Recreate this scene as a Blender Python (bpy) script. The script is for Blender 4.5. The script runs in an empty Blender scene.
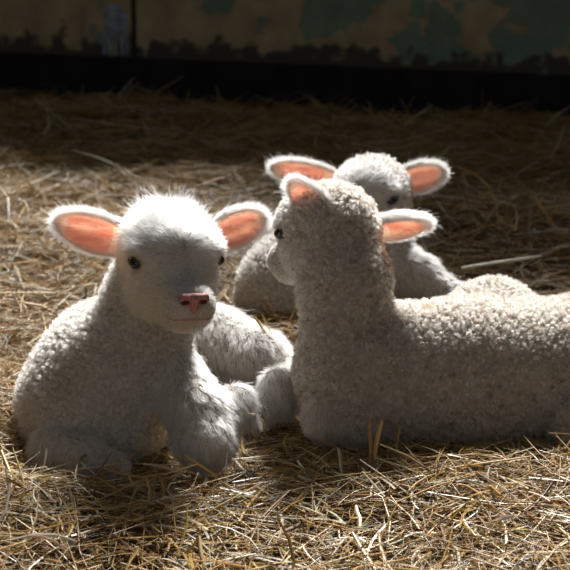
import bpy, math, random
import numpy as np
from mathutils import Vector
from mathutils.kdtree import KDTree

rng = np.random.default_rng(7)
random.seed(7)
C = bpy.context.scene.collection
scene = bpy.context.scene
D2R = math.pi / 180

# ------------------------------------------------------------------ camera
FPX = 1606.0                       # focal length in pixels of a 570 px wide frame
CAM_H = 0.90
PITCH = 16.4 * D2R
cam_d = bpy.data.cameras.new('camera')
cam_d.sensor_width = 36.0
cam_d.lens = 36.0 * FPX / 570.0
cam_d.clip_end = 200
cam_d.dof.use_dof = True
cam_d.dof.focus_distance = 2.16
cam_d.dof.aperture_fstop = 9.0
cam = bpy.data.objects.new('camera', cam_d)
cam.location = (0, 0, CAM_H)
cam.rotation_euler = (math.pi / 2 - PITCH, 0, 0)
C.objects.link(cam)
scene.camera = cam

# ------------------------------------------------------------------ light and exposure
vs = scene.view_settings
vs.view_transform = 'Standard'
vs.look = 'None'
vs.exposure = 0.12
vs.gamma = 1.0
vs.use_curve_mapping = False
scene.cycles.use_denoising = True

world = bpy.data.worlds.new('sky')
scene.world = world
world.use_nodes = True
bg = world.node_tree.nodes['Background']
bg.inputs[0].default_value = (0.88, 0.93, 1.0, 1)
bg.inputs[1].default_value = 0.34

SUN_EL, SUN_AZ = 43 * D2R, 7 * D2R     # the sun stands behind the lambs, over the open upper part of the back wall
sun_d = bpy.data.lights.new('sun', 'SUN')
sun_d.energy = 7.5
sun_d.color = (1.0, 0.98, 0.955)
sun_d.angle = 12.0 * D2R
sun = bpy.data.objects.new('sun', sun_d)
sdir = Vector((math.sin(SUN_AZ) * math.cos(SUN_EL), math.cos(SUN_AZ) * math.cos(SUN_EL), math.sin(SUN_EL)))
sun.rotation_euler = sdir.to_track_quat('Z', 'Y').to_euler()
sun.location = (0, 9, 9)
C.objects.link(sun)


# ------------------------------------------------------------------ helpers
def tag(o, label=None, cat=None, group=None, kind=None):
    if label: o['label'] = label
    if cat: o['category'] = cat
    if group: o['group'] = group
    if kind: o['kind'] = kind
    return o


def at(px, py, Y):
    """the point of the ray through a photo pixel that lies Y metres into the barn"""
    cx, cy = (px - 285) / FPX, (285 - py) / FPX
    d = np.array([cx, math.cos(PITCH) + cy * math.sin(PITCH), -math.sin(PITCH) + cy * math.cos(PITCH)])
    return np.array([0, 0, CAM_H]) + d * (Y / d[1])


def mesh_obj(name, verts, faces, mats, parent=None, smooth=True, mat_idx=None):
    me = bpy.data.meshes.new(name)
    me.from_pydata([tuple(v) for v in np.asarray(verts, float)], [], [tuple(int(i) for i in f) for f in faces])
    for m in (mats if isinstance(mats, (list, tuple)) else [mats]):
        me.materials.append(m)
    me.polygons.foreach_set('use_smooth', [smooth] * len(me.polygons))
    if mat_idx is not None:
        me.polygons.foreach_set('material_index', mat_idx)
    me.update()
    o = bpy.data.objects.new(name, me)
    C.objects.link(o)
    if parent is not None:
        o.parent = parent
    return o


def boxes(name, lst, mat, parent=None, bev=0.0):
    """one mesh from axis aligned boxes (x0,x1,y0,y1,z0,z1)"""
    V, F = [], []
    for x0, x1, y0, y1, z0, z1 in lst:
        b = len(V)
        V += [(x, y, z) for z in (z0, z1) for y in (y0, y1) for x in (x0, x1)]
        F += [[b + i for i in q] for q in ((0, 2, 3, 1), (4, 5, 7, 6), (0, 1, 5, 4), (2, 6, 7, 3), (0, 4, 6, 2), (1, 3, 7, 5))]
    o = mesh_obj(name, V, F, mat, parent, smooth=False)
    if bev:
        m = o.modifiers.new('edge', 'BEVEL'); m.width = bev; m.segments = 2
    return o


# ------------------------------------------------------------------ materials
def new_mat(name):
    m = bpy.data.materials.new(name)
    m.use_nodes = True
    nt = m.node_tree
    return m, nt, nt.nodes['Principled BSDF'], nt.nodes['Material Output']


def N(nt, kind, **kw):
    n = nt.nodes.new(kind)
    for k, v in kw.items():
        setattr(n, k, v)
    return n


def ramp(nt, stops, fac):
    r = N(nt, 'ShaderNodeValToRGB')
    e = r.color_ramp.elements
    while len(e) < len(stops):
        e.new(0.5)
    for el, (p, c) in zip(e, stops):
        el.position = p
        el.color = (*c, 1)
    nt.links.new(fac, r.inputs[0])
    return r.outputs[0]


def plain(name, col, rough=0.6, spec=0.4, noise=None):
    m, nt, b, _ = new_mat(name)
    b.inputs['Base Color'].default_value = (*col, 1)
    b.inputs['Roughness'].default_value = rough
    b.inputs['Specular IOR Level'].default_value = spec
    if noise:
        tx = N(nt, 'ShaderNodeTexNoise'); tx.inputs['Scale'].default_value = noise
        tx.inputs['Detail'].default_value = 6
        co = N(nt, 'ShaderNodeTexCoord'); nt.links.new(co.outputs['Object'], tx.inputs['Vector'])
        c = ramp(nt, [(0.3, [x * 0.6 for x in col]), (0.7, [min(1, x * 1.35) for x in col])], tx.outputs[0])
        nt.links.new(c, b.inputs['Base Color'])
        bp = N(nt, 'ShaderNodeBump'); bp.inputs['Strength'].default_value = 0.4; bp.inputs['Distance'].default_value = 0.01
        nt.links.new(tx.outputs[0], bp.inputs['Height']); nt.links.new(bp.outputs[0], b.inputs['Normal'])
    return m


def hair_mat(name, lo, hi, rough=0.6):
    m, nt, b, out = new_mat(name)
    nt.nodes.remove(b)
    h = N(nt, 'ShaderNodeBsdfHairPrincipled')
    h.model = 'CHIANG'
    h.parametrization = 'COLOR'
    a = N(nt, 'ShaderNodeAttribute', attribute_name='tone')
    c = ramp(nt, [(0.0, lo), (1.0, hi)], a.outputs['Fac'])
    nt.links.new(c, h.inputs['Color'])
    h.inputs['Roughness'].default_value = rough
    h.inputs['Radial Roughness'].default_value = 0.6
    nt.links.new(h.outputs[0], out.inputs['Surface'])
    return m


def skin_translucent(name, col, tcol, fac, rough=0.6):
    m, nt, b, out = new_mat(name)
    b.inputs['Base Color'].default_value = (*col, 1)
    b.inputs['Roughness'].default_value = rough
    b.inputs['Specular IOR Level'].default_value = 0.25
    tx = N(nt, 'ShaderNodeTexNoise'); tx.inputs['Scale'].default_value = 1.0; tx.inputs['Detail'].default_value = 2
    mp = N(nt, 'ShaderNodeMapping'); mp.inputs['Scale'].default_value = (22, 60, 130); mp.inputs['Rotation'].default_value = (0, 0.3, 0)
    co = N(nt, 'ShaderNodeTexCoord'); nt.links.new(co.outputs['Object'], mp.inputs['Vector']); nt.links.new(mp.outputs[0], tx.inputs['Vector'])
    c = ramp(nt, [(0.32, [x * f for x, f in zip(tcol, (0.80, 0.62, 0.58))]), (0.68, [min(1, x * 1.15) for x in tcol])], tx.outputs[0])
    t = N(nt, 'ShaderNodeBsdfTranslucent')
    nt.links.new(c, t.inputs[0])
    mx = N(nt, 'ShaderNodeMixShader'); mx.inputs[0].default_value = fac
    nt.links.new(b.outputs[0], mx.inputs[1]); nt.links.new(t.outputs[0], mx.inputs[2])
    nt.links.new(mx.outputs[0], out.inputs['Surface'])
    return m


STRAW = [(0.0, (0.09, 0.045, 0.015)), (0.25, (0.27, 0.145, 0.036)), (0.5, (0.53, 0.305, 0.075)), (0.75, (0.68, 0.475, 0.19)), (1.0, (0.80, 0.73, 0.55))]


def straw_mat(name, per_object):
    m, nt, b, out = new_mat(name)
    if per_object:
        c = N(nt, 'ShaderNodeObjectInfo').outputs['Color']
    else:
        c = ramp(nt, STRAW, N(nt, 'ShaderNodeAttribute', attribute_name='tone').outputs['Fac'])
    nt.links.new(c, b.inputs['Base Color'])
    b.inputs['Roughness'].default_value = 0.36
    b.inputs['Specular IOR Level'].default_value = 0.6
    t = N(nt, 'ShaderNodeBsdfTranslucent'); nt.links.new(c, t.inputs[0])
    mx = N(nt, 'ShaderNodeMixShader'); mx.inputs[0].default_value = 0.18
    nt.links.new(b.outputs[0], mx.inputs[1]); nt.links.new(t.outputs[0], mx.inputs[2])
    nt.links.new(mx.outputs[0], out.inputs['Surface'])
    return m


M_SKIN = plain('lamb_skin', (0.34, 0.295, 0.25), 0.8, 0.1)
M_WOOL = hair_mat('cream_wool', (0.25, 0.213, 0.172), (0.58, 0.535, 0.47))
M_WOOL_TAN = hair_mat('beige_wool', (0.145, 0.105, 0.070), (0.58, 0.515, 0.43))
M_HAIR = hair_mat('white_hair', (0.43, 0.395, 0.34), (0.71, 0.68, 0.625))
M_EAR_OUT = skin_translucent('ear_back_skin', (0.80, 0.66, 0.58), (1.0, 0.76, 0.64), 0.68)
M_EAR_IN = skin_translucent('ear_inner_pink_skin', (0.80, 0.46, 0.39), (1.0, 0.54, 0.41), 0.68)
M_EYE = plain('dark_eye', (0.012, 0.009, 0.007), 0.08, 0.6)
M_LID = plain('eyelid_skin', (0.07, 0.045, 0.038), 0.5, 0.3)
M_NOSE = plain('pink_nose_skin', (0.46, 0.19, 0.175), 0.42, 0.45, 260)
M_NOSTRIL = plain('nostril_dark', (0.07, 0.02, 0.02), 0.6, 0.2)
M_LIP = plain('lip_skin', (0.42, 0.24, 0.195), 0.6, 0.3)
M_HOOF = plain('hoof_horn', (0.24, 0.17, 0.10), 0.5, 0.3, 60)
M_STRAW = straw_mat('straw_bedding', False)
M_STALK = straw_mat('straw_stalk', True)
M_FLOOR = plain('dark_trodden_bedding', (0.075, 0.048, 0.025), 0.95, 0.1, 40)
M_TIMBER = plain('barn_timber', (0.10, 0.075, 0.05), 0.8, 0.2, 9)
M_PLINTH = plain('black_plinth', (0.012, 0.013, 0.016), 0.8, 0.2, 14)  # near-black colour of the strip at the wall foot
M_PATCH = plain('grey_mortar', (0.24, 0.28, 0.32), 0.85, 0.2, 40)
M_DARK = plain('dark_joint', (0.03, 0.028, 0.024), 0.9, 0.1)
M_LIME = plain('limewashed_wall', (0.20, 0.18, 0.14), 0.9, 0.1, 3)


def wall_mat():
    m, nt, b, out = new_mat('peeling_green_paint')
    co = N(nt, 'ShaderNodeTexCoord')
    n1 = N(nt, 'ShaderNodeTexNoise'); n1.inputs['Scale'].default_value = 4.2; n1.inputs['Detail'].default_value = 7; n1.inputs['Roughness'].default_value = 0.52
    nt.links.new(co.outputs['Object'], n1.inputs['Vector'])
    sep = N(nt, 'ShaderNodeSeparateXYZ'); nt.links.new(co.outputs['Object'], sep.inputs[0])
    # more of the paint survives higher up and towards the right end of the wall
    gx = N(nt, 'ShaderNodeMapRange'); gx.inputs[1].default_value = -1.0; gx.inputs[2].default_value = 0.4; gx.inputs[3].default_value = -0.16; gx.inputs[4].default_value = 0.05
    nt.links.new(sep.outputs[0], gx.inputs[0])
    gz = N(nt, 'ShaderNodeMapRange'); gz.inputs[1].default_value = 0.12; gz.inputs[2].default_value = 0.5; gz.inputs[3].default_value = -0.09; gz.inputs[4].default_value = 0.10
    nt.links.new(sep.outputs[2], gz.inputs[0])
    a1 = N(nt, 'ShaderNodeMath', operation='ADD'); nt.links.new(n1.outputs[0], a1.inputs[0]); nt.links.new(gx.outputs[0], a1.inputs[1])
    a2 = N(nt, 'ShaderNodeMath', operation='ADD'); nt.links.new(a1.outputs[0], a2.inputs[0]); nt.links.new(gz.outputs[0], a2.inputs[1])
    th = N(nt, 'ShaderNodeMapRange'); th.inputs[1].default_value = 0.485; th.inputs[2].default_value = 0.505
    nt.links.new(a2.outputs[0], th.inputs[0])
    n2 = N(nt, 'ShaderNodeTexNoise'); n2.inputs['Scale'].default_value = 11; n2.inputs['Detail'].default_value = 8
    nt.links.new(co.outputs['Object'], n2.inputs['Vector'])
    cream = ramp(nt, [(0.3, (0.24, 0.18, 0.10)), (0.7, (0.42, 0.33, 0.19))], n2.outputs[0])
    green = ramp(nt, [(0.3, (0.12, 0.18, 0.12)), (0.7, (0.18, 0.25, 0.175))], n2.outputs[0])
    mx = N(nt, 'ShaderNodeMix', data_type='RGBA')
    nt.links.new(th.outputs[0], mx.inputs[0]); nt.links.new(cream, mx.inputs[6]); nt.links.new(green, mx.inputs[7])
    # ragged dirt along the foot of the wall
    n3 = N(nt, 'ShaderNodeTexNoise'); n3.inputs['Scale'].default_value = 16; n3.inputs['Detail'].default_value = 9
    nt.links.new(co.outputs['Object'], n3.inputs['Vector'])
    gd = N(nt, 'ShaderNodeMapRange'); gd.inputs[1].default_value = 0.09; gd.inputs[2].default_value = 0.22; gd.inputs[3].default_value = 0.36; gd.inputs[4].default_value = -0.10
    nt.links.new(sep.outputs[2], gd.inputs[0])
    a3 = N(nt, 'ShaderNodeMath', operation='ADD'); nt.links.new(n3.outputs[0], a3.inputs[0]); nt.links.new(gd.outputs[0], a3.inputs[1])
    td = N(nt, 'ShaderNodeMapRange'); td.inputs[1].default_value = 0.56; td.inputs[2].default_value = 0.66
    nt.links.new(a3.outputs[0], td.inputs[0])
    mx2 = N(nt, 'ShaderNodeMix', data_type='RGBA')
    nt.links.new(td.outputs[0], mx2.inputs[0]); nt.links.new(mx.outputs[2], mx2.inputs[6])
    mx2.inputs[7].default_value = (0.06, 0.05, 0.038, 1)
    nt.links.new(mx2.outputs[2], b.inputs['Base Color'])
    b.inputs['Roughness'].default_value = 0.9
    bp = N(nt, 'ShaderNodeBump'); bp.inputs['Strength'].default_value = 0.5; bp.inputs['Distance'].default_value = 0.006
    nt.links.new(th.outputs[0], bp.inputs['Height']); nt.links.new(bp.outputs[0], b.inputs['Normal'])
    return m


M_WALL = wall_mat()

# ------------------------------------------------------------------ the barn
WALL_Y, WALL_ROT = 5.22, -15.0 * D2R
SILL, HEAD, HALF = 1.42, 5.2, 4.5


def wall_part(o):
    o.location = (0, WALL_Y, 0)
    o.rotation_euler = (0, 0, WALL_ROT)
    return o


wb = tag(wall_part(boxes('wall_back', [(-HALF, HALF, 0, 0.25, 0.095, SILL), (-HALF, HALF, 0.04, 0.25, -0.05, 0.095), (-HALF, HALF, 0, 0.25, HEAD, 6.6)], M_WALL)), 'low barn wall with peeling green paint behind the lambs', kind='structure')
bb = tag(wall_part(boxes('baseboard_back', [(-HALF, HALF, -0.03, 0.05, -0.05, 0.115)], M_PLINTH, None, 0.01)), 'black strip along the foot of the wall', kind='structure')
bb.rotation_euler = wb.rotation_euler
wf = tag(wall_part(boxes('window_1', [(-HALF, HALF, 0.02, 0.22, SILL, SILL + 0.06), (-HALF, HALF, 0.02, 0.22, HEAD - 0.1, HEAD),
                                      (-HALF, -HALF + 0.12, 0.02, 0.22, SILL, HEAD), (HALF - 0.12, HALF, 0.02, 0.22, SILL, HEAD)], M_TIMBER)), 'wide open timber-framed window above the low wall', kind='structure')
tag(boxes('wall_left', [(-4.6, -4.4, -3, 6.5, -0.05, 6.6)], M_LIME), 'limewashed barn wall on the left', kind='structure')
tag(boxes('wall_right', [(4.4, 4.6, -3, 5.0, -0.05, 6.6)], M_LIME), 'limewashed barn wall on the right', kind='structure')
tag(boxes('ceiling', [(-4.7, 4.7, -3, 6.4, 6.6, 6.7)], M_TIMBER), 'dark timber barn ceiling', kind='structure')

for k in range(5):       # unseen slatted boards added across the opening to dim the straw at back right
    z0 = SILL + 0.07 + k * 0.185
    boxes('shade_plank', [(0.12, HALF - 0.15, 0.05, 0.075, z0, z0 + 0.155)], M_TIMBER, wf)

# mortar patch with drips and a vertical joint on the wall
def wall_local(px, py):
    # intersect the pixel's ray with the turned wall face, in wall coordinates (x along the wall, z up)
    p0 = np.array([0, 0, CAM_H]); d = at(px, py, 1.0) - p0
    n = np.array([-math.sin(WALL_ROT), math.cos(WALL_ROT), 0]) ; w0 = np.array([0, WALL_Y, 0])
    p = p0 + d * (np.dot(w0 - p0, n) / np.dot(d, n)) - w0
    return p[0] * math.cos(WALL_ROT) + p[1] * math.sin(WALL_ROT), p[2]


pv, pf = [], []
xc, zc = wall_local(115, 22)
K = 28
for ring, (s, dep) in enumerate(((1.0, 0.0), (0.86, 0.006), (0.45, 0.009))):
    for k in range(K):
        a = 2 * math.pi * k / K
        wob = 1 + 0.08 * math.sin(3 * a + 1) + 0.05 * math.sin(7 * a)
        pv.append((xc + 0.042 * s * wob * math.cos(a), -dep, zc + 0.062 * s * wob * math.sin(a)))
for r in range(2):
    for k in range(K):
        pf.append((r * K + k, r * K + (k + 1) % K, (r + 1) * K + (k + 1) % K, (r + 1) * K + k))
pf.append(tuple(2 * K + k for k in range(K)))
mesh_obj('mortar_patch', pv, pf, M_PATCH, wb)
for dx, ln, w in ((-0.040, 0.11, 0.005), (-0.022, 0.13, 0.006), (0.002, 0.10, 0.005), (0.024, 0.14, 0.006), (0.042, 0.09, 0.004)):
    z1 = zc - 0.04 + abs(dx) * 0.3
    boxes('mortar_drip', [(xc + dx - w, xc + dx + w, -0.004, 0.001, max(0.12, z1 - ln), z1)], M_PATCH, wb, 0.002)
xj, _ = wall_local(134, 20)
boxes('wall_joint', [(xj - 0.007, xj + 0.007, -0.006, 0.001, 0.12, SILL)], M_DARK, wb)


# ground height of the bedding
_ph = rng.uniform(0, 6.28, (8,))


def ground_h(x, y):
    h = 0.010 * np.sin(5.1 * x + _ph[0]) * np.sin(4.3 * y + _ph[1]) + 0.007 * np.sin(11 * x + 3 * y + _ph[2]) + 0.006 * np.sin(-4 * x + 13 * y + _ph[3])
    h = h + 0.05 * np.exp(-(((x - 0.50) / 0.28) ** 2 + ((y - 3.35) / 0.18) ** 2))
    return h


gx_, gy_ = np.meshgrid(np.linspace(-4.5, 4.5, 181), np.linspace(-3, 6.2, 185))
gz_ = ground_h(gx_, gy_) - 0.005
gv = np.stack([gx_, gy_, gz_], -1).reshape(-1, 3)
nxg = 181
gf = [(j * nxg + i, j * nxg + i + 1, (j + 1) * nxg + i + 1, (j + 1) * nxg + i) for j in range(184) for i in range(nxg - 1)]
tag(mesh_obj('floor', gv, gf, M_FLOOR), 'dark trodden barn floor under the straw', kind='structure')


# ------------------------------------------------------------------ straw
def straw_tubes(P, ctrl_n, sides, width, flat):
    """P: (n, ctrl_n, 3) centre lines; returns verts, quads of flattened tubes"""
    n = len(P)
    T = np.gradient(P, axis=1)
    T /= np.linalg.norm(T, axis=2, keepdims=True) + 1e-9
    up = np.zeros((n, 1, 3)); up[..., 2] = 1
    roll = rng.uniform(-0.6, 0.6, (n, 1, 1))
    S = np.cross(T, np.broadcast_to(up, T.shape)); S /= np.linalg.norm(S, axis=2, keepdims=True) + 1e-9
    U = np.cross(S, T)
    S2 = S * np.cos(roll) + U * np.sin(roll); U2 = -S * np.sin(roll) + U * np.cos(roll)
    prof = np.interp(np.linspace(0, 1, ctrl_n), [0, 0.12, 0.8, 1], [0.75, 1, 1, 0.6])
    V = np.zeros((n, ctrl_n, sides, 3))
    for k in range(sides):
        a = 2 * math.pi * k / sides
        V[:, :, k] = P + (S2 * math.cos(a) + U2 * math.sin(a) * flat[:, None, None]) * (width[:, None] * prof)[..., None]
    V = V.reshape(-1, 3)
    base = (np.arange(n) * ctrl_n * sides)[:, None, None, None]
    i = np.arange(ctrl_n - 1)[None, :, None, None]
    k = np.arange(sides)[None, None, :, None]
    q = np.concatenate([base + i * sides + k, base + i * sides + (k + 1) % sides,
                        base + (i + 1) * sides + (k + 1) % sides, base + (i + 1) * sides + k], -1)
    return V, q.reshape(-1, 4)


def straw_lines(x, y, z, az, el, L, bend, kink, ctrl_n):
    n = len(x)
    t = np.linspace(-0.5, 0.5, ctrl_n)[None, :]
    c, s = np.cos(az)[:, None], np.sin(az)[:, None]
    al = t * L[:, None]
    lat = bend[:, None] * L[:, None] * (t ** 2 - 0.08) + kink[:, None] * L[:, None] * np.maximum(t - 0.1, 0)
    P = np.zeros((n, ctrl_n, 3))
    P[..., 0] = x[:, None] + c * al - s * lat
    P[..., 1] = y[:, None] + s * al + c * lat
    P[..., 2] = z[:, None] + np.sin(el)[:, None] * al - 0.25 * np.abs(bend)[:, None] * L[:, None] * t ** 2
    return P


def fast_mesh(name, V, Q, mat):
    me = bpy.data.meshes.new(name)
    me.vertices.add(len(V)); me.vertices.foreach_set('co', np.ascontiguousarray(V, dtype=np.float32).ravel())
    me.loops.add(Q.size); me.loops.foreach_set('vertex_index', np.ascontiguousarray(Q, dtype=np.int32).ravel())
    me.polygons.add(len(Q)); me.polygons.foreach_set('loop_start', np.arange(0, Q.size, 4, dtype=np.int32))
    me.materials.append(mat)
    me.update(calc_edges=True)
    return me


def bedding(n, y0, y1, ctrl_n, sides, layer, Lr, wr, up_share):
    # uniform in area inside a wedge a little wider than the view
    y = np.sqrt(rng.uniform(y0 ** 2, y1 ** 2, n))
    x = rng.uniform(-1, 1, n) * (0.21 * y + 0.50)
    far = np.minimum(y, 4.80 - 0.26 * x + rng.normal(0, 0.05, n)) ; y = np.where(far < y, 4.80 - 0.26 * x - rng.random(n) * 0.6, y)
    L = rng.uniform(*Lr, n) * rng.choice([0.35, 0.7, 1.0, 1.5], n, p=[.3, .3, .28, .12])
    az = rng.normal(0.0, 1.2, n) + rng.choice([0, math.pi], n)
    el = rng.normal(0, 0.17, n)
    up = rng.random(n) < up_share
    u = rng.random(n)
    # the lambs have pressed the straw flat where they lie
    press = np.ones(n)
    for cx, cy, rx, ry in ((-0.165, 2.14, 0.21, 0.16), (0.22, 2.22, 0.30, 0.13), (-0.03, 2.30, 0.12, 0.12)):
        q = np.sqrt(((x - cx) / rx) ** 2 + ((y - cy) / ry) ** 2)
        press = np.minimum(press, np.clip((q - 0.75) / 0.5, 0.25, 1))
    el = el * press; u = u * press; up &= press > 0.9
    z = ground_h(x, y) * press + 0.004 + layer * u
    el[up] = rng.uniform(0.3, 0.9, up.sum()); L[up] *= 0.55
    z[up] += np.sin(el[up]) * L[up] * 0.3
    P = straw_lines(x, y, z, az, el, L, rng.normal(0, 0.24, n), rng.normal(0, 0.28, n), ctrl_n)
    V, Q = straw_tubes(P, ctrl_n, sides, wr[0] + (wr[1] - wr[0]) * rng.random(n) ** 1.6, rng.uniform(0.18, 0.6, n))
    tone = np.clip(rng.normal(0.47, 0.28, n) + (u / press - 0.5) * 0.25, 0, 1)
    return V, Q, np.repeat(tone, ctrl_n * sides)


parts = [bedding(11000, 1.45, 2.7, 4, 4, 0.046, (0.05, 0.17), (0.0008, 0.0030), 0.04),
         bedding(43000, 1.45, 2.7, 4, 3, 0.052, (0.03, 0.12), (0.0004, 0.0013), 0.08),
         bedding(12000, 2.6, 4.2, 4, 4, 0.048, (0.07, 0.22), (0.0010, 0.0034), 0.05),
         bedding(26000, 2.6, 4.2, 4, 3, 0.054, (0.05, 0.16), (0.0005, 0.0015), 0.08),
         bedding(16500, 4.0, 5.3, 3, 3, 0.050, (0.10, 0.28), (0.0010, 0.0030), 0.07)]
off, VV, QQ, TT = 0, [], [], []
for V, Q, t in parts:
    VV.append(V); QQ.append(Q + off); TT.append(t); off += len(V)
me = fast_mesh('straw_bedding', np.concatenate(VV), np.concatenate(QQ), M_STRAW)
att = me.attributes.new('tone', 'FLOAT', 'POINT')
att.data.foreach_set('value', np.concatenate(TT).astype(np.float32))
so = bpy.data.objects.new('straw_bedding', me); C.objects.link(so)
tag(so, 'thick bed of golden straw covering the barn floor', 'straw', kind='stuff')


# ------------------------------------------------------------------ signed distance modelling of the lambs
def sd_cap(p, a, b, ra, rb):
    a = np.asarray(a, np.float32); b = np.asarray(b, np.float32)
    ba = b - a
    pa = p - a
    t = np.clip(pa @ ba / float(ba @ ba), 0, 1)
    return np.linalg.norm(pa - t[:, None] * ba, axis=1) - (ra + (rb - ra) * t)


def sd_ell(p, c, r, R=None):
    q = p - np.asarray(c, np.float32)
    if R is not None:
        q = q @ R.astype(np.float32)
    r = np.asarray(r, np.float32)
    k0 = np.linalg.norm(q / r, axis=1)
    k1 = np.linalg.norm(q / (r * r), axis=1) + 1e-6
    return k0 * (k0 - 1.0) / k1


class Shape:
    def __init__(s):
        s.p = []

    def cap(s, a, b, ra, rb, k=0.02, tag='wool'):
        s.p.append(('c', (a, b, ra, rb), k, tag)); return s

    def ell(s, c, r, k=0.02, tag='wool', R=None):
        s.p.append(('e', (c, r, R), k, tag)); return s

    def cut(s, c, r, k=0.006, R=None):
        s.p.append(('x', (c, r, R), k, 'cut')); return s

    def one(s, q, p):
        return sd_cap(p, *q[1]) if q[0] == 'c' else sd_ell(p, *q[1])

    def __call__(s, p):
        d = None
        for q in s.p:
            e = s.one(q, p); k = q[2]
            if d is None:
                d = e; continue
            if q[0] == 'x':
                e = -e
                h = np.clip(0.5 - 0.5 * (d - e) / k, 0, 1)
                d = d * (1 - h) + e * h + k * h * (1 - h)
            else:
                h = np.clip(0.5 + 0.5 * (e - d) / k, 0, 1)
                d = e * (1 - h) + d * h - k * h * (1 - h)
        return d

    def bounds(s, pad=0.03):
        lo, hi = np.full(3, 9.0), np.full(3, -9.0)
        for q in s.p:
            if q[0] == 'x': continue
            pts = [(q[1][0], q[1][2]), (q[1][1], q[1][3])] if q[0] == 'c' else [(q[1][0], max(q[1][1]))]
            for c, r in pts:
                lo = np.minimum(lo, np.asarray(c) - r); hi = np.maximum(hi, np.asarray(c) + r)
        return lo - pad, hi + pad

    def regions(s, p):
        names = sorted({q[3] for q in s.p if q[0] != 'x'})
        D = {n: np.full(len(p), 9.0) for n in names}
        for q in s.p:
            if q[0] != 'x':
                D[q[3]] = np.minimum(D[q[3]], s.one(q, p))
        W = {n: np.exp(-np.clip(D[n], -0.05, 0.1) / 0.006) for n in names}
        t = sum(W.values())
        return {n: W[n] / t for n in names}


def gradient(f, p, e=0.0012):
    g = np.stack([f(p + np.eye(3, dtype=np.float32)[i] * e) - f(p - np.eye(3, dtype=np.float32)[i] * e) for i in range(3)], 1)
    return g / (np.linalg.norm(g, axis=1, keepdims=True) + 1e-9)


def surface(f, lo, hi, h, floor_z=None):
    """surface nets on a grid, then snapped onto the zero set"""
    if floor_z is not None:
        f0 = f
        f = lambda p: np.maximum(f0(p), floor_z - p[:, 2])
    ax = [np.arange(lo[i], hi[i] + h, h, dtype=np.float32) for i in range(3)]
    n = [len(a) for a in ax]
    vol = np.empty(n, np.float32)
    yy, zz = np.meshgrid(ax[1], ax[2], indexing='ij')
    step = max(1, 300000 // (n[1] * n[2]))
    for i in range(0, n[0], step):
        xs = ax[0][i:i + step]
        p = np.empty((len(xs), n[1], n[2], 3), np.float32)
        p[..., 0] = xs[:, None, None]; p[..., 1] = yy; p[..., 2] = zz
        vol[i:i + step] = f(p.reshape(-1, 3)).reshape(len(xs), n[1], n[2])
    s = vol < 0
    m = [k - 1 for k in n]
    cnt = sum(s[a:a + m[0], b:b + m[1], c:c + m[2]].astype(np.int8) for a in (0, 1) for b in (0, 1) for c in (0, 1))
    act = np.argwhere((cnt > 0) & (cnt < 8))
    idx = -np.ones(m, np.int64)
    idx[tuple(act.T)] = np.arange(len(act))
    pos = np.zeros((len(act), 3)); w = np.zeros(len(act))
    cor = np.array([(a, b, c) for a in (0, 1) for b in (0, 1) for c in (0, 1)])
    for u in range(8):
        for v in range(u + 1, 8):
            if np.abs(cor[u] - cor[v]).sum() != 1: continue
            pu, pv = act + cor[u], act + cor[v]
            du, dv = vol[tuple(pu.T)], vol[tuple(pv.T)]
            x = (du < 0) != (dv < 0)
            t = np.where(x, du / np.where(x, du - dv, 1), 0)
            pos += np.where(x[:, None], pu + (pv - pu) * t[:, None], 0); w += x
    V = (np.asarray(lo) + pos / w[:, None] * h).astype(np.float32)
    Q = []
    for a in range(3):
        b, c = (a + 1) % 3, (a + 2) % 3
        sl0 = [slice(None)] * 3; sl1 = [slice(None)] * 3
        sl0[a] = slice(0, -1); sl1[a] = slice(1, None)
        d = s[tuple(sl0)] != s[tuple(sl1)]
        e = np.argwhere(d)
        e = e[(e[:, b] > 0) & (e[:, c] > 0) & (e[:, b] < m[b]) & (e[:, c] < m[c])]
        inside = s[tuple(e.T)]
        eb = np.eye(3, dtype=int)[b]; ec = np.eye(3, dtype=int)[c]
        q = np.stack([idx[tuple((e - eb - ec).T)], idx[tuple((e - ec).T)], idx[tuple(e.T)], idx[tuple((e - eb).T)]], 1)
        q[~inside] = q[~inside][:, ::-1]
        Q.append(q)
    Q = np.concatenate(Q); Q = Q[(Q >= 0).all(1)]
    for _ in range(2):
        g = gradient(f, V); V = V - g * f(V)[:, None] * 0.9
    return V, Q, gradient(f, V, 0.003)


# ------------------------------------------------------------------ hair
def unit(v):
    return v / (np.linalg.norm(v, axis=-1, keepdims=True) + 1e-9)


def scatter(V, Q, n, dens=None):
    """random roots on quads: quad index pair of triangles, barycentrics"""
    T = np.concatenate([Q[:, [0, 1, 2]], Q[:, [0, 2, 3]]])
    a = np.linalg.norm(np.cross(V[T[:, 1]] - V[T[:, 0]], V[T[:, 2]] - V[T[:, 0]]), axis=1)
    if dens is not None:
        a = a * dens[T].mean(1)
    cdf = np.cumsum(a); cdf /= cdf[-1]
    t = np.searchsorted(cdf, rng.random(n)); t = np.minimum(t, len(T) - 1)
    r1, r2 = np.sqrt(rng.random(n)), rng.random(n)
    B = np.stack([1 - r1, r1 * (1 - r2), r1 * r2], 1)
    return T[t], B


def mixv(A, T, B):
    return (A[T] * (B[..., None] if A.ndim == 2 else B)).sum(1)


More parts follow.
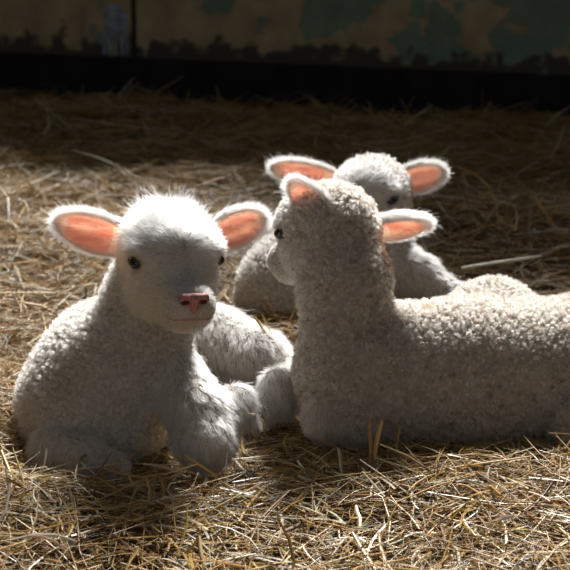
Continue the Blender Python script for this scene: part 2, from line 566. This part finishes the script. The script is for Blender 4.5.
def hair_object(name, pts, rad, mat, parent, tone):
    n, k, _ = pts.shape
    cu = bpy.data.hair_curves.new(name)
    cu.add_curves([k] * n)
    cu.attributes['position'].data.foreach_set('vector', np.ascontiguousarray(pts, dtype=np.float32).ravel())
    ra = cu.attributes.get('radius') or cu.attributes.new('radius', 'FLOAT', 'POINT')
    prof = np.linspace(1, 0.35, k)[None, :] * rad[:, None]
    ra.data.foreach_set('value', np.ascontiguousarray(prof, dtype=np.float32).ravel())
    ta = cu.attributes.new('tone', 'FLOAT', 'CURVE')
    ta.data.foreach_set('value', np.ascontiguousarray(tone, dtype=np.float32))
    cu.materials.append(mat)
    o = bpy.data.objects.new(name, cu); C.objects.link(o)
    if parent is not None: o.parent = parent
    return o


def nearest(src, pts):
    kd = KDTree(len(src))
    for i, c in enumerate(src):
        kd.insert(c, i)
    kd.balance()
    return np.fromiter((kd.find(p)[1] for p in pts), np.int64, len(pts))


def wool(name, V, Q, Nn, dens, L, n, mat, parent, lock_n, clump=0.74, curl=0.0018, rad=0.00030):
    """short curly fleece: hairs gather in little locks"""
    T, B = scatter(V, Q, n, dens)
    p, nn, ln = mixv(V, T, B), unit(mixv(Nn, T, B)), mixv(L, T, B)
    Tl, Bl = scatter(V, Q, lock_n, dens)
    lc, lnrm = mixv(V, Tl, Bl), unit(mixv(Nn, Tl, Bl))
    lrand = rng.normal(0, 1, (lock_n, 3)); lph = rng.uniform(0, 6.28, lock_n); lfreq = rng.uniform(5, 9, lock_n)
    llen = rng.uniform(0.65, 1.25, lock_n)
    j = nearest(lc, p)
    dirn = unit(nn + 0.38 * lrand[j] + rng.normal(0, 0.15, (n, 3)))
    e1 = unit(np.cross(dirn, unit(rng.normal(0, 1, (1, 3)) + 0 * dirn))); e2 = np.cross(dirn, e1)
    k = 6
    t = np.linspace(0, 1, k)[None, :, None]
    ln = ln * llen[j] * rng.uniform(0.7, 1.1, n)
    lat = lc[j] - p
    lat = lat - (lat * nn).sum(1, keepdims=True) * nn
    ph = (lph[j] + rng.normal(0, 0.5, n))[:, None, None] + lfreq[j][:, None, None] * t
    pts = p[:, None] + dirn[:, None] * (ln[:, None, None] * t) + lat[:, None] * (clump * t ** 0.8)
    pts = pts + (e1[:, None] * np.cos(ph) + e2[:, None] * np.sin(ph)) * (curl * t)
    return hair_object(name, pts, np.full(n, rad), mat, parent, np.clip(rng.normal(0.5, 0.22, lock_n)[j] + rng.normal(0, 0.1, n), 0, 1))


def fur(name, V, Q, Nn, dens, L, flow, lift, n, mat, parent, messy=0.18, rad=0.00026, tuft=None, gravity=0.0):
    """straight hair combed along a flow field"""
    T, B = scatter(V, Q, n, dens)
    p, nn, ln = mixv(V, T, B), unit(mixv(Nn, T, B)), mixv(L, T, B)
    fl, li = mixv(flow, T, B), mixv(lift, T, B)
    fl = fl - (fl * nn).sum(1, keepdims=True) * nn
    d0 = unit(unit(fl) * (1 - li)[:, None] + nn * (li + 0.05)[:, None] + rng.normal(0, messy, (n, 3)))
    d1 = unit(d0 + unit(fl) * 0.5 + rng.normal(0, messy, (n, 3)) + np.array([0, 0, -gravity]))
    ln = ln * rng.uniform(0.55, 1.15, n) * np.where(rng.random(n) < 0.04, 1.8, 1.0)
    lat = 0
    if tuft:
        Tl, Bl = scatter(V, Q, tuft, dens)
        lc = mixv(V, Tl, Bl)
        j = nearest(lc, p)
        off = rng.normal(0, 0.14, (tuft, 3))
        d0 = unit(d0 + off[j]); d1 = unit(d1 + off[j])
        lat = lc[j] - p
    k = 5
    t = np.linspace(0, 1, k)[None, :, None]
    pts = p[:, None] + (d0[:, None] * (t - t * t / 2) + d1[:, None] * (t * t / 2)) * ln[:, None, None]
    if tuft:
        pts = pts + lat[:, None] * (0.45 * t)
    return hair_object(name, pts, rng.uniform(0.75, 1.2, n) * rad, mat, parent, np.clip(rng.normal(0.6, 0.25, n), 0, 1))


# ------------------------------------------------------------------ lamb builder
class Head:
    """frame of a head: x to the lamb's left-hand side seen from the front, f towards the nose, u to the crown"""
    def __init__(s, c, yaw, pitch, roll, size):
        f = np.array([math.sin(yaw) * math.cos(pitch), -math.cos(yaw) * math.cos(pitch), -math.sin(pitch)])
        x = np.array([math.cos(yaw), math.sin(yaw), 0.0])
        u = np.cross(f, x) if np.cross(f, x)[2] > 0 else np.cross(x, f)
        cr, sr = math.cos(roll), math.sin(roll)
        s.x, s.u, s.f = x * cr + u * sr, u * cr - x * sr, f
        s.c, s.s = np.asarray(c, float), size
        s.R = np.stack([s.x, s.f, s.u], 1)

    def __call__(s, x, f, u):
        return s.c + s.s * (s.R @ np.array([x, f, u]))

    def loc(s, p):
        return (p - s.c) @ s.R / s.s


def head_shape(S, H, skull_tag='face', k=0.02):
    z = H.s
    E = lambda x, f, u, a, b, c, kk=k, tg='face': S.ell(H(x, f, u), (a * z, b * z, c * z), kk, tg, H.R)
    E(0, 0.000, 0.004, 0.057, 0.062, 0.054, k, skull_tag)           # skull
    E(0, 0.034, 0.014, 0.050, 0.045, 0.041, 0.02)        # forehead
    E(0, 0.020, -0.036, 0.051, 0.055, 0.038)                        # jaws and cheeks
    S.cap(H(0, 0.030, -0.013), H(0, 0.089, -0.032), 0.044 * z, 0.0285 * z, 0.02, 'face')   # muzzle
    E(0, 0.080, -0.048, 0.029, 0.032, 0.020, 0.016)                 # chin
    for sx in (-1, 1):
        E(sx * 0.013, 0.096, -0.032, 0.017, 0.021, 0.018, 0.010)    # lips beside the nose
        E(sx * 0.044, 0.034, 0.020, 0.014, 0.020, 0.009, 0.012)     # brow
        S.cut(H(sx * 0.0555, 0.043, 0.004), (0.012 * z, 0.014 * z, 0.010 * z), 0.008, H.R)


EYE = (0.0485, 0.0405, 0.0055)


def ear_mesh(B, T, nrm, W, parent, base, hair_n=7500, curl=(1.15, 0.55), inner=0.54, th=0.0030, tipk=1.0, roll_in=0.0):
    B, T, nrm = np.asarray(B, float), np.asarray(T, float), np.asarray(nrm, float)
    L = np.linalg.norm(T - B); a = (T - B) / L
    nrm = unit(nrm - a * (nrm @ a)); s = np.cross(a, nrm)
    nu, nv = 18, 13
    U = np.linspace(0, 1, nu); Vv = np.linspace(-1, 1, nv)
    u, v = np.meshgrid(U, Vv, indexing='ij')
    w = W * np.clip(1 - u ** 1.7, 0.002, 1) ** 0.62 * (0.62 + 0.9 * u - 0.4 * u * u) / 0.80
    th_m = curl[0] + (curl[1] - curl[0]) * u
    ang = v * th_m
    lat = w * np.sin(ang) / np.sin(np.minimum(th_m, 1.5))
    dep = -w * (np.cos(ang) - np.cos(th_m)) / np.sin(np.minimum(th_m, 1.5))
    bow = 0.10 * L * (u - u * u)
    fold = 0.0026 * np.sin(v * 9.0) * (1 - v * v) * np.sin(u * math.pi)          # soft ridges inside
    P = B + a * (L * u)[..., None] + s * lat[..., None] + nrm * (dep + bow * 0.4 + fold)[..., None]
    du = np.gradient(P, axis=0); dv = np.gradient(P, axis=1)
    nn = unit(np.cross(du, dv)); nn *= np.sign((nn @ nrm).mean())
    rim = np.minimum(1, np.minimum((1 - np.abs(v)) * 4, (1 - u) * 8))
    O = P - nn * (0.0006 + th * rim)[..., None]
    VV = np.concatenate([P.reshape(-1, 3), O.reshape(-1, 3)])
    n1 = nu * nv
    sg = 1.0 if s[2] > 0 else -1.0          # +1 towards the upper border
    F, MI, fin = [], [], []
    for i in range(nu - 1):
        for j in range(nv - 1):
            q = [i * nv + j, (i + 1) * nv + j, (i + 1) * nv + j + 1, i * nv + j + 1]
            vc, uc = sg * (Vv[j] + Vv[j + 1]) / 2, (U[i] + U[i + 1]) / 2
            F.append(q); MI.append(1 if -0.80 < vc < inner and 0.16 < uc < 0.84 else 0); fin.append(MI[-1])
            F.append([n1 + k for k in q[::-1]]); MI.append(0); fin.append(0)
    for i in range(nu - 1):
        for j in (0, nv - 1):
            F.append([i * nv + j, (i + 1) * nv + j, n1 + (i + 1) * nv + j, n1 + i * nv + j]); MI.append(0); fin.append(0)
    for j in range(nv - 1):
        i = nu - 1
        F.append([i * nv + j, i * nv + j + 1, n1 + i * nv + j + 1, n1 + i * nv + j]); MI.append(0); fin.append(0)
    o = mesh_obj('ear', VV - base, F, [M_EAR_OUT, M_EAR_IN], parent, True, MI)
    # hair on the back and the border
    Q = np.array(F)
    Nn = np.concatenate([nn.reshape(-1, 3), -nn.reshape(-1, 3)])
    side = s * np.sign(v)[..., None] * (np.abs(v) ** 2)[..., None]
    edge = np.clip((np.abs(v) - np.where(v * s[2] > 0, 0.50, 0.72)) / 0.45, 0, 1) + np.clip((u - 0.75) / 0.25, 0, 1)
    fl = unit(a * (0.8 + 0.5 * u)[..., None] + side * 1.1)
    flow = np.concatenate([fl.reshape(-1, 3)] * 2)
    dens = np.concatenate([np.clip(edge + 0.04, 0, 1).reshape(-1) * 1.6, (0.26 + 0.9 * np.clip(edge, 0, 1)).reshape(-1)])
    Lh = np.concatenate([(0.007 + 0.005 * np.clip(edge, 0, 1)).reshape(-1), (0.007 + 0.006 * np.clip(edge, 0, 1)).reshape(-1)])
    fur('ear_hair', VV - base, Q, Nn, dens, Lh, flow, np.full(len(VV), 0.28), hair_n, M_HAIR, o, messy=0.16, rad=0.00024)
    return o


def lamb(label, base, S, H, grid, woolmat, spec):
    base = np.asarray(base, float)
    root = bpy.data.objects.new('lamb', None); C.objects.link(root)
    root.location = base
    root.empty_display_size = 0.1
    tag(root, label, 'lamb', 'lambs resting on the straw')
    lo, hi = S.bounds()
    lo[2] = max(lo[2], -0.02)
    V, Q, Nn = surface(S, lo, hi, grid, 0.004)
    Wt = S.regions(V)
    mesh_obj('body', V - base, Q, M_SKIN, root)
    z = np.zeros(len(V))
    ww, wf_, wl = Wt.get('wool', z), Wt.get('face', z), Wt.get('leg', z)
    hl = H.loc(V)
    # bare skin round eyes, nose and mouth
    bare = np.ones(len(V))
    for sx in (-1, 1):
        d = np.linalg.norm((hl - np.array([sx * EYE[0] * 1.08, EYE[1], EYE[2]])) * np.array([1, 1, 1.5]), axis=1)
        bare *= np.clip((d - 0.0115) / 0.004, 0, 1)
    d = np.linalg.norm((hl - np.array([0, 0.119, -0.0235])) * np.array([1, 1, 1.25]), axis=1)
    bare *= np.clip((d - 0.0125) / 0.005, 0.0, 1)
    up = Nn[:, 2] > -0.995
    onfloor = (V[:, 2] > 0.008) * up
    vb = V - base
    # fleece
    dens = np.clip(ww * 1.4 - 0.1, 0, 1) * onfloor
    Lw = np.full(len(V), spec.get('wool_len', 0.010)) * (0.6 + 0.4 * ww)
    wool('fleece', vb, Q, Nn, dens, Lw, spec['wool_n'], woolmat, root, spec['locks'])
    # face hair: short at the muzzle, longer over the crown and cheeks
    fx, ff, fu = hl[:, 0], hl[:, 1], hl[:, 2]
    muz = np.clip((ff - 0.03) / 0.06, 0, 1)
    crown = np.clip((fu - 0.022) / 0.03, 0, 1) * np.clip((0.05 - ff) / 0.03, 0, 1)
    Lf = 0.0120 - 0.0075 * muz + spec.get('crown', 0.010) * crown
    flow = -H.f[None, :] * 1.0 + np.outer(np.sign(fx) * np.clip(np.abs(fx) / 0.03, 0, 1), H.x) * 0.45 - H.u[None, :] * (0.5 * (1 - crown))[:, None] + np.outer(np.sin(fx * 160) * crown, H.x) * 0.8
    lift = 0.20 + 0.35 * crown
    dens = np.clip(wf_ * 1.5 - 0.05, 0, 1) * bare * onfloor * (1 + 0.5 * muz)
    fur('face_hair', vb, Q, Nn, dens, Lf, flow, lift, spec['face_n'], M_HAIR, root, messy=spec.get('messy', 0.17), rad=0.00026, tuft=spec.get('tuft'))
    # leg hair
    if wl.max() > 0.3:
        dens = np.clip(wl * 1.5 - 0.1, 0, 1) * onfloor
        lf = np.tile(np.asarray(spec.get('leg_flow', (0.4, -0.5, -0.7)), float), (len(V), 1))
        fur('leg_hair', vb, Q, Nn, dens, np.full(len(V), spec.get('leg_len', 0.015)), lf, np.full(len(V), 0.30), spec['leg_n'], spec.get('leg_mat', M_HAIR), root, messy=0.16, rad=0.00026, tuft=spec['leg_n'] // 40, gravity=0.3)
    # eyes
    for sx in spec.get('eyes', (-1, 1)):
        c = H(sx * EYE[0], EYE[1], EYE[2])
        R = H.R
        E = Shape().ell(c, (0.0100 * H.s, 0.0122 * H.s, 0.0082 * H.s), 0.001, 'e', R)
        v, q, _ = surface(E, *E.bounds(0.004), 0.0011)
        eo = mesh_obj('eye', v - base, q, M_EYE, root)
        # lids: an almond ring round the eyeball
        lv, lf_ = [], []
        nseg, ns = 26, 8
        ax_n = unit(H.R @ np.array([sx * 0.86, 0.48, 0.10])); ax_a = unit(np.cross(ax_n, H.u)); ax_b = np.cross(ax_a, ax_n)
        for i in range(nseg):
            t = 2 * math.pi * i / nseg
            ctr = c + H.s * (ax_a * 0.0114 * math.cos(t) + ax_b * 0.0064 * math.sin(t) * (1 - 0.25 * abs(math.cos(t))) + ax_n * (0.0042 - 0.0020 * math.cos(t) ** 2))
            rad_dir = unit(ax_a * math.cos(t) + ax_b * math.sin(t))
            for j in range(ns):
                p = 2 * math.pi * j / ns
                lv.append(ctr + H.s * 0.0018 * (rad_dir * math.cos(p) + ax_n * math.sin(p)))
        for i in range(nseg):
            for j in range(ns):
                lf_.append((i * ns + j, ((i + 1) % nseg) * ns + j, ((i + 1) % nseg) * ns + (j + 1) % ns, i * ns + (j + 1) % ns))
        mesh_obj('eyelid', np.array(lv) - base, lf_, M_LID, eo)
    # nose pad with nostrils
    if spec.get('nose', True):
        NS = Shape()
        zz = H.s
        NS.ell(H(0, 0.1165, -0.0215), (0.0140 * zz, 0.0068 * zz, 0.0085 * zz), 0.004, 'n', H.R)
        NS.ell(H(0, 0.1155, -0.0300), (0.0050 * zz, 0.0060 * zz, 0.0085 * zz), 0.006, 'n', H.R)
        for sx in (-1, 1):
            NS.ell(H(sx * 0.0110, 0.1160, -0.0195), (0.0075 * zz, 0.0060 * zz, 0.0060 * zz), 0.003, 'n', H.R)
            NS.cut(H(sx * 0.0105, 0.1235, -0.0235), (0.0062 * zz, 0.0070 * zz, 0.0036 * zz), 0.0015, H.R)
        v, q, _ = surface(NS, *NS.bounds(0.004), 0.0010)
        no = mesh_obj('nose', v - base, q, M_NOSE, root)
        for sx in (-1, 1):
            E = Shape().ell(H(sx * 0.0105, 0.1172, -0.0235), (0.0058 * zz, 0.0030 * zz, 0.0034 * zz), 0.001, 'n', H.R)
            v, q, _ = surface(E, *E.bounds(0.004), 0.0009)
            mesh_obj('nostril', v - base, q, M_NOSTRIL, no)
        # mouth line: follows the skin below the nose
        t = np.linspace(-1, 1, 25)
        line = np.array([H(0.021 * a, 0.1185 - 0.022 * a * a, -0.0450 + 0.0040 * a * a + 0.0015 * abs(a)) for a in t]).astype(np.float32)
        for _ in range(6):
            line = line - gradient(S, line) * (S(line) - 0.0008)[:, None] * 0.8
        lv, lf_ = [], []
        ns = 8
        for i, c in enumerate(line):
            tg = unit(line[min(i + 1, 24)] - line[max(i - 1, 0)])
            e1 = unit(np.cross(tg, H.u)); e2 = np.cross(tg, e1)
            rr = 0.0015 * (1 - 0.6 * abs(t[i]) ** 2)
            for j in range(ns):
                p = 2 * math.pi * j / ns
                lv.append(c + rr * (e1 * math.cos(p) + e2 * math.sin(p)))
            if i:
                for j in range(ns):
                    lf_.append(((i - 1) * ns + j, i * ns + j, i * ns + (j + 1) % ns, (i - 1) * ns + (j + 1) % ns))
        mesh_obj('mouth', np.array(lv) - base, lf_, M_LIP, root)
    for e in spec['ears']:
        ear_mesh(parent=root, base=base, **e)
    for hb in spec.get('hooves', []):
        hoof(hb, root, base)
    return root


def hoof(hb, root, base):
    (a, b, r) = hb                       # a two-toed little hoof from a (ankle) to b (tip)
    a, b = np.asarray(a, float), np.asarray(b, float)
    sd = unit(np.cross(b - a, np.array([0, 0, 1.0])))
    S = Shape()
    for k in (-1, 1):
        S.cap(a + sd * k * r * 0.45, b + sd * k * r * 0.5, r * 0.75, r * 0.48, 0.002, 'h')
    v, q, _ = surface(S, *S.bounds(0.004), 0.002)
    mesh_obj('hoof', v - base, q, M_HOOF, root)


# ------------------------------------------------------------------ the lamb on the left, facing the camera
P = at
H1 = Head((-0.1625, 2.150, 0.3085), 19 * D2R, 0.0, -3 * D2R, 1.15)
S1 = Shape()
S1.ell(P(94, 404, 2.215), (0.109, 0.115, 0.100), 0.03)                       # chest and shoulders
S1.ell(P(105, 362, 2.250), (0.085, 0.110, 0.088), 0.04)                      # withers
S1.ell(P(120, 402, 2.185), (0.058, 0.080, 0.086), 0.04)                      # breast
S1.cap(P(118, 392, 2.31), P(165, 388, 2.44), 0.100, 0.096, 0.04)             # trunk curving back
S1.cap(P(165, 388, 2.44), P(222, 374, 2.46), 0.095, 0.078, 0.04)             # rump
S1.cap(P(130, 356, 2.190), P(156, 290, 2.185), 0.080, 0.058, 0.035)          # neck
S1.cap(P(156, 290, 2.185), H1(0, -0.015, -0.02), 0.057, 0.052, 0.03)
head_shape(S1, H1, 'face')
# near front leg: folded under, knee forward
S1.cap(P(172, 372, 2.17), P(196, 412, 2.10), 0.040, 0.041, 0.018, 'leg')
S1.cap(P(196, 412, 2.10), P(203, 440, 2.065), 0.040, 0.040, 0.010, 'leg')
S1.cap(P(207, 444, 2.075), P(236, 402, 2.14), 0.033, 0.024, 0.012, 'leg')
S1.cap(P(236, 402, 2.14), P(246, 424, 2.13), 0.022, 0.017, 0.008, 'leg')
# the other front leg, tucked below the chest
S1.cap(P(56, 450, 2.105), P(84, 459, 2.065), 0.036, 0.028, 0.02, 'leg')
S1.cap(P(84, 459, 2.065), P(113, 466, 2.055), 0.027, 0.018, 0.012, 'leg')
# hind leg at the right: thigh, hock, foot
S1.cap(P(212, 340, 2.45), P(262, 360, 2.36), 0.056, 0.042, 0.025, 'leg')
S1.cap(P(262, 360, 2.36), P(283, 376, 2.33), 0.040, 0.030, 0.015, 'leg')
S1.ell(P(280, 391, 2.275), (0.034, 0.036, 0.036), 0.010, 'leg')
S1.cap(P(280, 398, 2.27), P(262, 412, 2.24), 0.027, 0.018, 0.01, 'leg')
front = np.array([0.05, -1.0, -0.10])
lamb('white lamb facing the camera with both front legs folded under its chest, nearest the front', (P(110, 470, 2.15)[0], 2.25, 0.0), S1, H1, 0.0042, M_WOOL, dict(
    wool_n=160000, locks=8500, face_n=75000, leg_n=52000, crown=0.013, messy=0.22, wool_len=0.0095,
    leg_flow=(0.35, -0.5, -0.8), leg_len=0.015,
    ears=[dict(B=P(120, 241, 2.165), T=P(54, 221, 2.20), nrm=front + (0.15, 0, 0), W=0.0300),
          dict(B=P(217, 236, 2.185), T=P(266, 218, 2.235), nrm=front + (-0.25, 0, 0), W=0.0285)],
    hooves=[(P(247, 424, 2.13), P(253, 437, 2.115), 0.013), (P(262, 412, 2.24), P(251, 419, 2.22), 0.013)]))

# ------------------------------------------------------------------ the lamb on the right, turned away
H2 = Head(P(330, 228, 2.315), -139 * D2R, 17 * D2R, 0.0, 1.13)
S2 = Shape()
S2.cap(P(368, 374, 2.275), P(470, 374, 2.285), 0.104, 0.106, 0.03)           # trunk
S2.cap(P(470, 374, 2.285), P(600, 376, 2.30), 0.106, 0.110, 0.03)            # loin and rump
S2.ell(P(492, 318, 2.375), (0.070, 0.060, 0.060), 0.03)                      # far hip
S2.ell(P(585, 338, 2.36), (0.085, 0.080, 0.060), 0.04)                       # croup
S2.ell(P(354, 380, 2.240), (0.076, 0.080, 0.095), 0.035)                     # breast
S2.cap(P(350, 362, 2.245), P(344, 280, 2.275), 0.068, 0.062, 0.016)           # neck
S2.cap(P(344, 280, 2.275), H2(0, -0.01, -0.012), 0.062, 0.056, 0.016)
head_shape(S2, H2, 'wool')
S2.cap(P(332, 412, 2.225), P(326, 420, 2.190), 0.032, 0.028, 0.02, 'leg')   # folded front leg
S2.cap(P(326, 420, 2.190), P(366, 430, 2.195), 0.026, 0.018, 0.02, 'leg')
S2.cap(P(620, 405, 2.25), P(575, 425, 2.17), 0.060, 0.035, 0.03)             # thigh, mostly beyond the frame
lamb('beige woolly lamb lying side-on at the right with its head turned away', (0.15, 2.36, 0.0), S2, H2, 0.0048, M_WOOL_TAN, dict(
    leg_mat=M_WOOL_TAN, wool_n=260000, locks=16000, face_n=22000, leg_n=11000, crown=0.0, wool_len=0.0085,
    leg_flow=(0.2, -0.5, -0.8), leg_len=0.010,
    ears=[dict(B=P(330, 228, 2.275), T=P(290, 180, 2.29), nrm=(-0.72, -0.70, 0.10), W=0.0310, curl=(1.45, 1.0)),
          dict(B=P(378, 234, 2.325), T=P(430, 222, 2.315), nrm=(0.35, -0.70, -0.62), W=0.0330, curl=(1.35, 1.0))]))

# ------------------------------------------------------------------ the lamb behind them
H3 = Head(P(371, 194, 2.74), -22 * D2R, 8 * D2R, 6 * D2R, 1.10)
S3 = Shape()
S3.cap(P(289, 292, 2.80), P(350, 298, 2.84), 0.092, 0.100, 0.03)             # trunk
S3.ell(P(297, 282, 2.83), (0.085, 0.10, 0.090), 0.04)
S3.cap(P(365, 290, 2.80), P(371, 225, 2.775), 0.085, 0.062, 0.04)            # neck
S3.cap(P(371, 225, 2.775), H3(0, -0.02, -0.01), 0.060, 0.055, 0.03)
head_shape(S3, H3, 'wool')
S3.cap(P(388, 262, 2.76), P(420, 276, 2.71), 0.052, 0.034, 0.025, 'leg')     # stretched front leg
S3.cap(P(420, 276, 2.71), P(456, 300, 2.66), 0.033, 0.025, 0.015, 'leg')
S3.cap(P(456, 300, 2.66), P(470, 350, 2.62), 0.024, 0.020, 0.012, 'leg')
lamb('white lamb resting behind the other two, only its head, ears and shoulder in view', (P(330, 300, 2.8)[0], 2.82, 0.0), S3, H3, 0.0050, M_WOOL, dict(
    wool_n=90000, locks=5200, face_n=22000, leg_n=16000, crown=0.0, wool_len=0.0085,
    leg_flow=(0.8, -0.3, -0.5), leg_len=0.013,
    ears=[dict(B=P(334, 183, 2.755), T=P(271, 166, 2.77), nrm=(0.15, -1, -0.25), W=0.0265),
          dict(B=P(403, 182, 2.77), T=P(445, 172, 2.79), nrm=(-0.15, -1, -0.15), W=0.0275)]))


# ------------------------------------------------------------------ loose stalks that can be told apart
def stalk_mesh(name, pts, width, flat=0.45, sides=4):
    Pn = np.asarray(pts, float)[None]
    V, Q = straw_tubes(Pn, Pn.shape[1], sides, np.array([width]), np.array([flat]))
    Q = [tuple(q) for q in Q] + [tuple(range(sides))[::-1], tuple(len(V) - sides + i for i in range(sides))]
    me = bpy.data.meshes.new(name)
    me.from_pydata([tuple(v) for v in V], [], Q)
    me.materials.append(M_STALK)
    return me


heroes = [
    ('tall split stalk standing upright in front of the right lamb, thicker of a pair', [(371, 474, 2.06), (371, 446, 2.07), (370, 418, 2.08)], 0.0036),
    ('leaning stalk beside the tall upright stalk in front of the right lamb', [(372, 472, 2.07), (376, 444, 2.08), (382, 420, 2.09)], 0.0030),
    ('pale stalk curled over at the tip in front of the right lamb', [(437, 478, 2.08), (438, 464, 2.09), (446, 461, 2.09), (453, 469, 2.08)], 0.0026),
    ('short golden stalk propped up beside the curled pale one', [(402, 478, 2.08), (406, 466, 2.09), (410, 456, 2.10)], 0.0036),
    ('thin bent stem arching across the right lamb\'s chest', [(350, 400, 2.20), (368, 410, 2.185), (388, 417, 2.175), (405, 420, 2.17), (398, 440, 2.15), (392, 462, 2.12)], 0.0009),
    ('thin curved stem lying against the left lamb\'s folded foreleg', [(152, 452, 2.035), (180, 456, 2.03), (204, 466, 2.02), (218, 476, 2.01)], 0.0012),
    ('golden stalk stuck in the hair of the left lamb\'s rump', [(254, 316, 2.375), (261, 326, 2.365), (268, 338, 2.350)], 0.0024),
    ('second golden stalk beside the one on the left lamb\'s rump', [(262, 314, 2.375), (266, 324, 2.365), (272, 334, 2.350)], 0.0018),
    ('long stout stalk slanting up out of the bedding at the far right', [(536, 199, 3.30), (550, 219, 3.26), (566, 244, 3.22)], 0.0045),
    ('long thin stem arching right of the rear lamb\'s ear', [(443, 164, 3.30), (468, 168, 3.28), (488, 182, 3.26), (497, 204, 3.24), (499, 222, 3.22)], 0.0018),
    ('long pale stalk lying level beyond the right lamb\'s back', [(462, 268, 2.90), (500, 262, 2.92), (541, 256, 2.95)], 0.0040),
    ('orange-brown stalk standing on end in the right foreground', [(477, 536, 1.93), (482, 524, 1.94), (488, 512, 1.96)], 0.0034),
    ('long pale stalk slanting down across the right foreground', [(455, 484, 2.05), (480, 494, 2.02), (508, 503, 2.00)], 0.0026),
    ('long bent golden stalk near the right edge below the right lamb', [(510, 497, 2.02), (532, 480, 2.05), (552, 476, 2.05), (568, 490, 2.02)], 0.0032),
    ('long pale curved blade in the left lamb\'s shadow', [(52, 504, 2.02), (78, 511, 2.00), (100, 520, 1.98), (124, 529, 1.96)], 0.0024),
    ('broad tan stalk lying below the pale curved blade at lower left', [(18, 512, 1.99), (48, 523, 1.97), (76, 536, 1.94), (100, 545, 1.92)], 0.0038),
    ('straight tan stalk leaning upright below the left lamb', [(112, 521, 1.99), (106, 506, 2.01), (101, 490, 2.03)], 0.0020),
    ('thin straight stalk lying at the left edge beside the left lamb', [(0, 484, 2.05), (34, 490, 2.04), (70, 503, 2.02)], 0.0016),
    ('small curled stem beside the left lamb\'s front hoof', [(246, 414, 2.09), (256, 413, 2.085), (263, 420, 2.08), (264, 432, 2.07)], 0.0012),
    ('pale stalk lying aslant at the back left of the straw', [(72, 150, 4.1), (100, 158, 4.0), (118, 166, 3.95)], 0.0045),
]
TONES = {'pale': (0.76, 0.68, 0.48), 'golden': (0.62, 0.40, 0.11), 'brown': (0.34, 0.19, 0.06)}
for label, pp, w in heroes:
    pts = np.array([P(*q) for q in pp])
    # resample to a smooth line
    t = np.linspace(0, len(pts) - 1, 7)
    ii = np.arange(len(pts))
    cr = np.stack([np.interp(t, ii, pts[:, k]) for k in range(3)], 1)
    cr[1:-1] = cr[1:-1] * 0.5 + (cr[:-2] + cr[2:]) * 0.25
    org = cr.mean(0)
    o = bpy.data.objects.new('straw_stalk', stalk_mesh('straw_stalk', cr - org, w))
    o.location = org
    C.objects.link(o)
    tone = 'pale' if 'pale' in label else 'brown' if ('brown' in label or 'tan' in label) else 'golden'
    o.color = (*TONES[tone], 1)
    tag(o, label, 'straw', 'loose straw stalks')

variants = []
for size, lengths in (('short', (0.04, 0.05, 0.06)), ('long', (0.09, 0.11, 0.135))):
    for i in range(12):
        L = np.array([lengths[i % 3]])
        z0 = np.zeros(1)
        Pn = straw_lines(z0, z0, z0, z0, z0, L, rng.normal(0, 0.3, 1), rng.normal(0, 0.3, 1), 5)[0]
        variants.append((size, stalk_mesh('straw_stalk', Pn, random.uniform(0.0012, 0.0027), random.uniform(0.25, 0.55))))
ZONES = [(60, 'at the left edge'), (135, "below the left lamb's foreleg"), (215, "below the left lamb's face"),
         (300, 'below the gap between lambs'), (400, 'below the upright stalk pair'), (490, "below the right lamb's flank"), (999, 'at the right edge')]
alike = {}
for i in range(275):
    px, py = random.uniform(-5, 575), 572 - 96 * random.random() ** 1.2
    g = P(px, py, 1.0); d = g - np.array([0, 0, CAM_H])
    k = -(CAM_H - 0.03) / d[2]
    x, y = d[0] * k, d[1] * k
    size, me = variants[random.randrange(len(variants))]
    o = bpy.data.objects.new('straw_stalk', me)
    pose = 'flat' if random.random() < 0.86 else 'raised'
    el = random.gauss(0, 0.10) if pose == 'flat' else random.uniform(0.35, 0.8)
    o.location = (x, y, float(ground_h(x, y)) + random.uniform(0.038, 0.046) + abs(math.sin(el)) * 0.018)
    az = random.gauss(0, 1.1) + random.choice((0, math.pi))
    o.rotation_euler = (random.uniform(-0.5, 0.5), -el, az)
    tone = random.choice(('pale', 'pale', 'golden', 'golden', 'brown'))
    o.color = (*[min(1, c * random.uniform(0.88, 1.1)) for c in TONES[tone]], 1)
    C.objects.link(o)
    zone = next(n for lim, n in ZONES if px < lim)
    row = 'at the front' if py > 535 else 'farther back'
    way = 'lying crosswise' if abs(math.sin(az)) < 0.35 else 'pointing forward' if abs(math.sin(az)) > 0.88 else 'slanting left' if math.tan(az) < 0 else 'slanting right'
    alike.setdefault(f'{size} {tone} {way} {pose} {row} {zone}', []).append((px, o))
    tag(o, f'{size} {tone} stalk {way}, {pose}, {row} {zone}', 'straw', f'loose stalks {row} {zone}')
for same in alike.values():          # stalks that look alike are told apart by their order from left to right
    words = {2: ('left', 'right'), 3: ('left', 'middle', 'right')}.get(len(same), ('first', 'second', 'third', 'fourth', 'fifth', 'sixth'))
    if len(same) > 1:
        for w, (_, o) in zip(words, sorted(same, key=lambda q: q[0])):
            o['label'] = o['label'] + f', {w} one'
